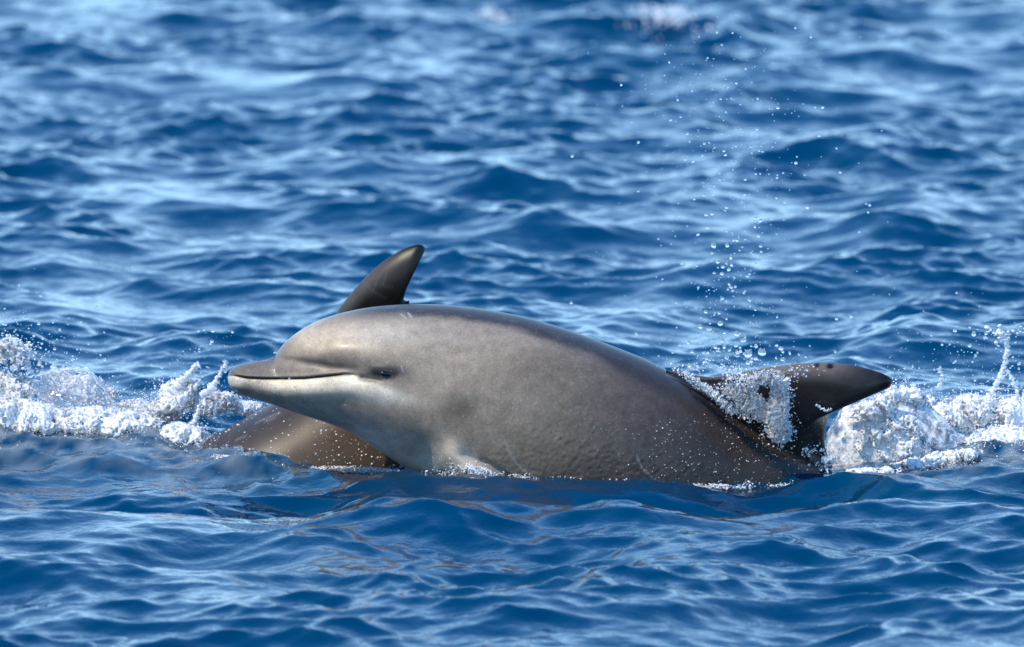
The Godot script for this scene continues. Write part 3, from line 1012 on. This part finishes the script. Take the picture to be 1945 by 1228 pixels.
	for k in 220:
		pl.append(pt(absf(rng.randfn()) * 110.0, 660.0 - absf(rng.randfn()) * 75.0 + rng.randf() * 60.0, rng.randf_range(-0.7, -0.4)))
		sl.append(lerpf(0.7, 3.2, pow(rng.randf(), 4.0)) / PPM)
	for k in 120:
		pl.append(pt(410.0 + rng.randfn() * 60.0, 690.0 + rng.randfn() * 40.0, rng.randf_range(-0.7, -0.5)))
		sl.append(lerpf(0.7, 2.6, pow(rng.randf(), 4.0)) / PPM)
	for k in 260:
		pl.append(pt(1850.0 + rng.randfn() * 75.0, 690.0 + rng.randfn() * 55.0, rng.randf_range(-0.5, -0.2)))
		sl.append(lerpf(0.7, 3.4, pow(rng.randf(), 4.0)) / PPM)
	var sp := scatter("spray", pl, sl, bead, clear_mat, self, 0.5)
	tag(sp, "fine drops of spray thrown up above the fin and the splashes", "spray", "", "stuff")
	var big := [[1355, 466, 6], [1381, 466, 6.5], [1352, 480, 4.5], [1388, 488, 5], [1363, 497, 4], [1340, 592, 4.5], [1368, 614, 7], [1376, 632, 5], [1330, 620, 5], [1399, 634, 6], [1412, 646, 6], [1372, 647, 6.5],
		[1421, 672, 11], [1447, 669, 9], [1436, 657, 5], [1398, 656, 6], [1440, 448, 4.5], [1616, 600, 4], [110, 703, 7], [27, 699, 9], [76, 690, 5], [102, 696, 6], [403, 648, 4], [405, 628, 4.5], [1870, 640, 4.5], [1849, 634, 5]]
	for b in big:
		var d := MeshInstance3D.new()
		var sm := SphereMesh.new()
		sm.radius = 0.8 * b[2] / PPM
		sm.height = sm.radius * 2.0
		sm.radial_segments = 20
		sm.rings = 10
		d.mesh = sm
		d.material_override = clear_mat
		d.name = numbered("water_drop")
		add_child(d, true)
		d.position = pt(b[0], b[1], -0.1 if b[0] > 1000 and b[0] < 1700 else -0.55)
		d.scale = Vector3(1.0 + rng.randf_range(-0.3, 0.45), 1.0 + rng.randf_range(-0.4, 0.15), 1.0)
		d.rotation.z = rng.randf() * PI
		tag(d, ("clear drop in the high cluster of the spray, well above the fin" if b[1] < 520 else "clear drop in the middle of the spray column above the fin" if b[1] < 640 else "large round drop low in the spray, just above the fin") if b[0] > 1000 and b[0] < 1700 else "clear drop flung up from the splash at the right edge" if b[0] > 1000 else "drop in the string flying up left of the beak" if b[0] > 300 else "clear drop flung up over the splash at the left edge", "water drop", "large drops of water in the air")
	# small breaking crests far behind
	var caps := [[940.0, 44.0, 16.0, 3.5, "small far white crest, left of the wider one behind"], [1262.0, 68.0, 40.0, 4.0, "wider far white crest at the top of the spray column"]]
	for c in caps:
		var at := on_sea(c[0], c[1])
		var o := thing("whitecap", c[4], "wave crest", "far breaking crests", at)
		var q: Array[Vector3] = []
		var qs := PackedFloat32Array()
		for k in int(c[2] * 3.5):
			var p := on_sea(c[0] + rng.randfn() * c[2], c[1] + rng.randfn() * c[3])
			q.append(sea_point(p.x, p.z) + Vector3(0, rng.randf() * 0.04, 0))
			qs.append(rng.randf_range(0.002, 0.0065))
		scatter("foam", q, qs, grain[0], grain_mat, o, 0.5)
	# a torn strand of skin on the near dolphin's lower lip
	var n := get_node("dolphin")
	for st in [[[566, 714, 1.6], [563, 724, 2.4], [557, 734, 2.8], [551, 737, 1.6]], [[553, 716, 1.4], [549, 726, 2.0], [552, 736, 2.2], [558, 738, 1.2]]]:
		jet(n, 0.076, st, 0.3, froth_mat)
		n.get_child(n.get_child_count() - 1).name = "torn_skin" if not n.has_node("torn_skin") else "torn_skin_001"
	# wet skin
	beads_on(get_node("dolphin_001"), get_node("dolphin_001/body"), "droplets", 395, 800, 765, 890, 420, 0.5, 1.9, 2.6, grain_mat)
	beads_on(get_node("dolphin"), get_node("dolphin/body"), "droplets", 1120, 1610, 780, 930, 900, 0.35, 1.2, 3.0, grain_mat)
	beads_on(get_node("dolphin"), get_node("dolphin/body"), "droplets", 440, 1300, 580, 880, 70, 0.5, 1.3)
	beads_on(get_node("dolphin"), get_node("dolphin/body"), "droplets", 440, 580, 690, 745, 90, 0.5, 1.8)

func bulge(parent: Node3D) -> void:
	# water heaped up behind the fin, white with air, clear at its rim
	var nf := noise(61, 7.0, 4)
	var streak := noise(62, 20.0, 4)
	var nu := 90
	var nv := 180
	var v := PackedVector3Array()
	var col := PackedColorArray()
	var c := pt(1700, 872, -0.30)
	for i in nu:
		var la := PI * 0.62 * i / (nu - 1)
		for j in nv:
			var lo := -TAU * j / nv
			var d := Vector3(sin(la) * cos(lo), cos(la), sin(la) * sin(lo))
			var left := smoothstep(0.2, -0.8, d.x)
			var ax := lerpf(0.178, 0.168, left)
			var k := 1.0 + 0.07 * nf.get_noise_3d(d.x * 0.25, d.y * 0.25, d.z * 0.25) + 0.02 * streak.get_noise_3d(d.x * 0.2, d.y * 0.2, d.z * 0.2)
			var p := c + Vector3(d.x * ax - 0.02 * d.y * left, d.y * lerpf(0.150, 0.165, left) * (1.0 - 0.22 * smoothstep(0.1, 1.0, d.x)), d.z * 0.08) * k
			v.append(p - parent.position)
			var a := 0.48 + 1.1 * streak.get_noise_3d(p.x * 2.4, p.y * 1.3, p.z * 2.0) + 0.6 * nf.get_noise_3d(p.x * 1.3, p.y, p.z) + 0.25 * smoothstep(0.3, 0.0, d.y)
			col.append(Color(0.78, 0.80, 0.83, clampf(a, 0.10, 0.95)))
	var m := StandardMaterial3D.new()
	m.resource_name = "bubbly water"
	m.vertex_color_use_as_albedo = true
	m.transparency = BaseMaterial3D.TRANSPARENCY_ALPHA
	m.roughness = 0.3
	m.metallic_specular = 0.5
	m.clearcoat_enabled = true
	m.clearcoat = 0.6
	m.clearcoat_roughness = 0.1
	m.heightmap_enabled = true
	m.heightmap_texture = noise_tex(noise(64, 0.05, 5), 512)
	m.heightmap_scale = 0.22
	m.uv1_triplanar = true
	m.uv1_scale = Vector3(4, 4, 4)
	obj("bulge", grid_mesh(nu, nv, v, col, true), m, parent)

# ---------------------------------------------------------------- setting up
func _ready() -> void:
	rng.seed = 7
	var a := deg_to_rad(TILT)
	fwd = Vector3(0, -sin(a), -cos(a))
	up = Vector3(0, cos(a), -sin(a))
	cam_pos = Vector3(0, MID_Y, 0) - fwd * D
	var cam := Camera3D.new()
	cam.name = "camera"
	var half := 614.0 / PPM / D
	var focal := 12.0 / half
	var at := CameraAttributesPhysical.new()
	at.frustum_focal_length = focal
	at.frustum_focus_distance = D - 0.08
	at.exposure_aperture = focal / 66.0
	at.frustum_near = 0.5
	at.frustum_far = 4000.0
	cam.attributes = at
	cam.fov = rad_to_deg(2.0 * atan(half))
	cam.near = 0.5
	cam.far = 4000.0
	add_child(cam)
	cam.look_at_from_position(cam_pos, Vector3(0, MID_Y, 0))
	cam.current = true

	var env := Environment.new()
	env.background_mode = Environment.BG_SKY
	var sky := ProceduralSkyMaterial.new()
	sky.sky_top_color = Color(0.0, 0.385, 0.665)
	sky.sky_horizon_color = Color(0.66, 0.82, 0.925)
	sky.sky_curve = 0.26
	sky.sky_energy_multiplier = 1.55
	sky.ground_bottom_color = Color(0.05, 0.2, 0.36)
	sky.ground_horizon_color = Color(0.30, 0.45, 0.62)
	env.sky = Sky.new()
	env.sky.sky_material = sky
	env.tonemap_mode = Environment.TONE_MAPPER_LINEAR
	env.tonemap_exposure = 1.06
	env.sdfgi_enabled = true
	env.ssao_enabled = true
	env.ssil_enabled = true
	var we := WorldEnvironment.new()
	we.name = "world"
	we.environment = env
	add_child(we)

	var sun := DirectionalLight3D.new()
	sun.name = "sun"
	sun.light_energy = 1.5
	sun.light_color = Color(1.0, 0.94, 0.83)
	sun.light_angular_distance = 0.5
	sun.shadow_enabled = true
	add_child(sun)
	sun.look_at_from_position(Vector3(-0.66, 1.0, 0.44) * 20.0, Vector3.ZERO)

	var t0 := Time.get_ticks_msec()
	build_sea()
	build_near_dolphin()
	build_far_dolphin()
	build_splashes()
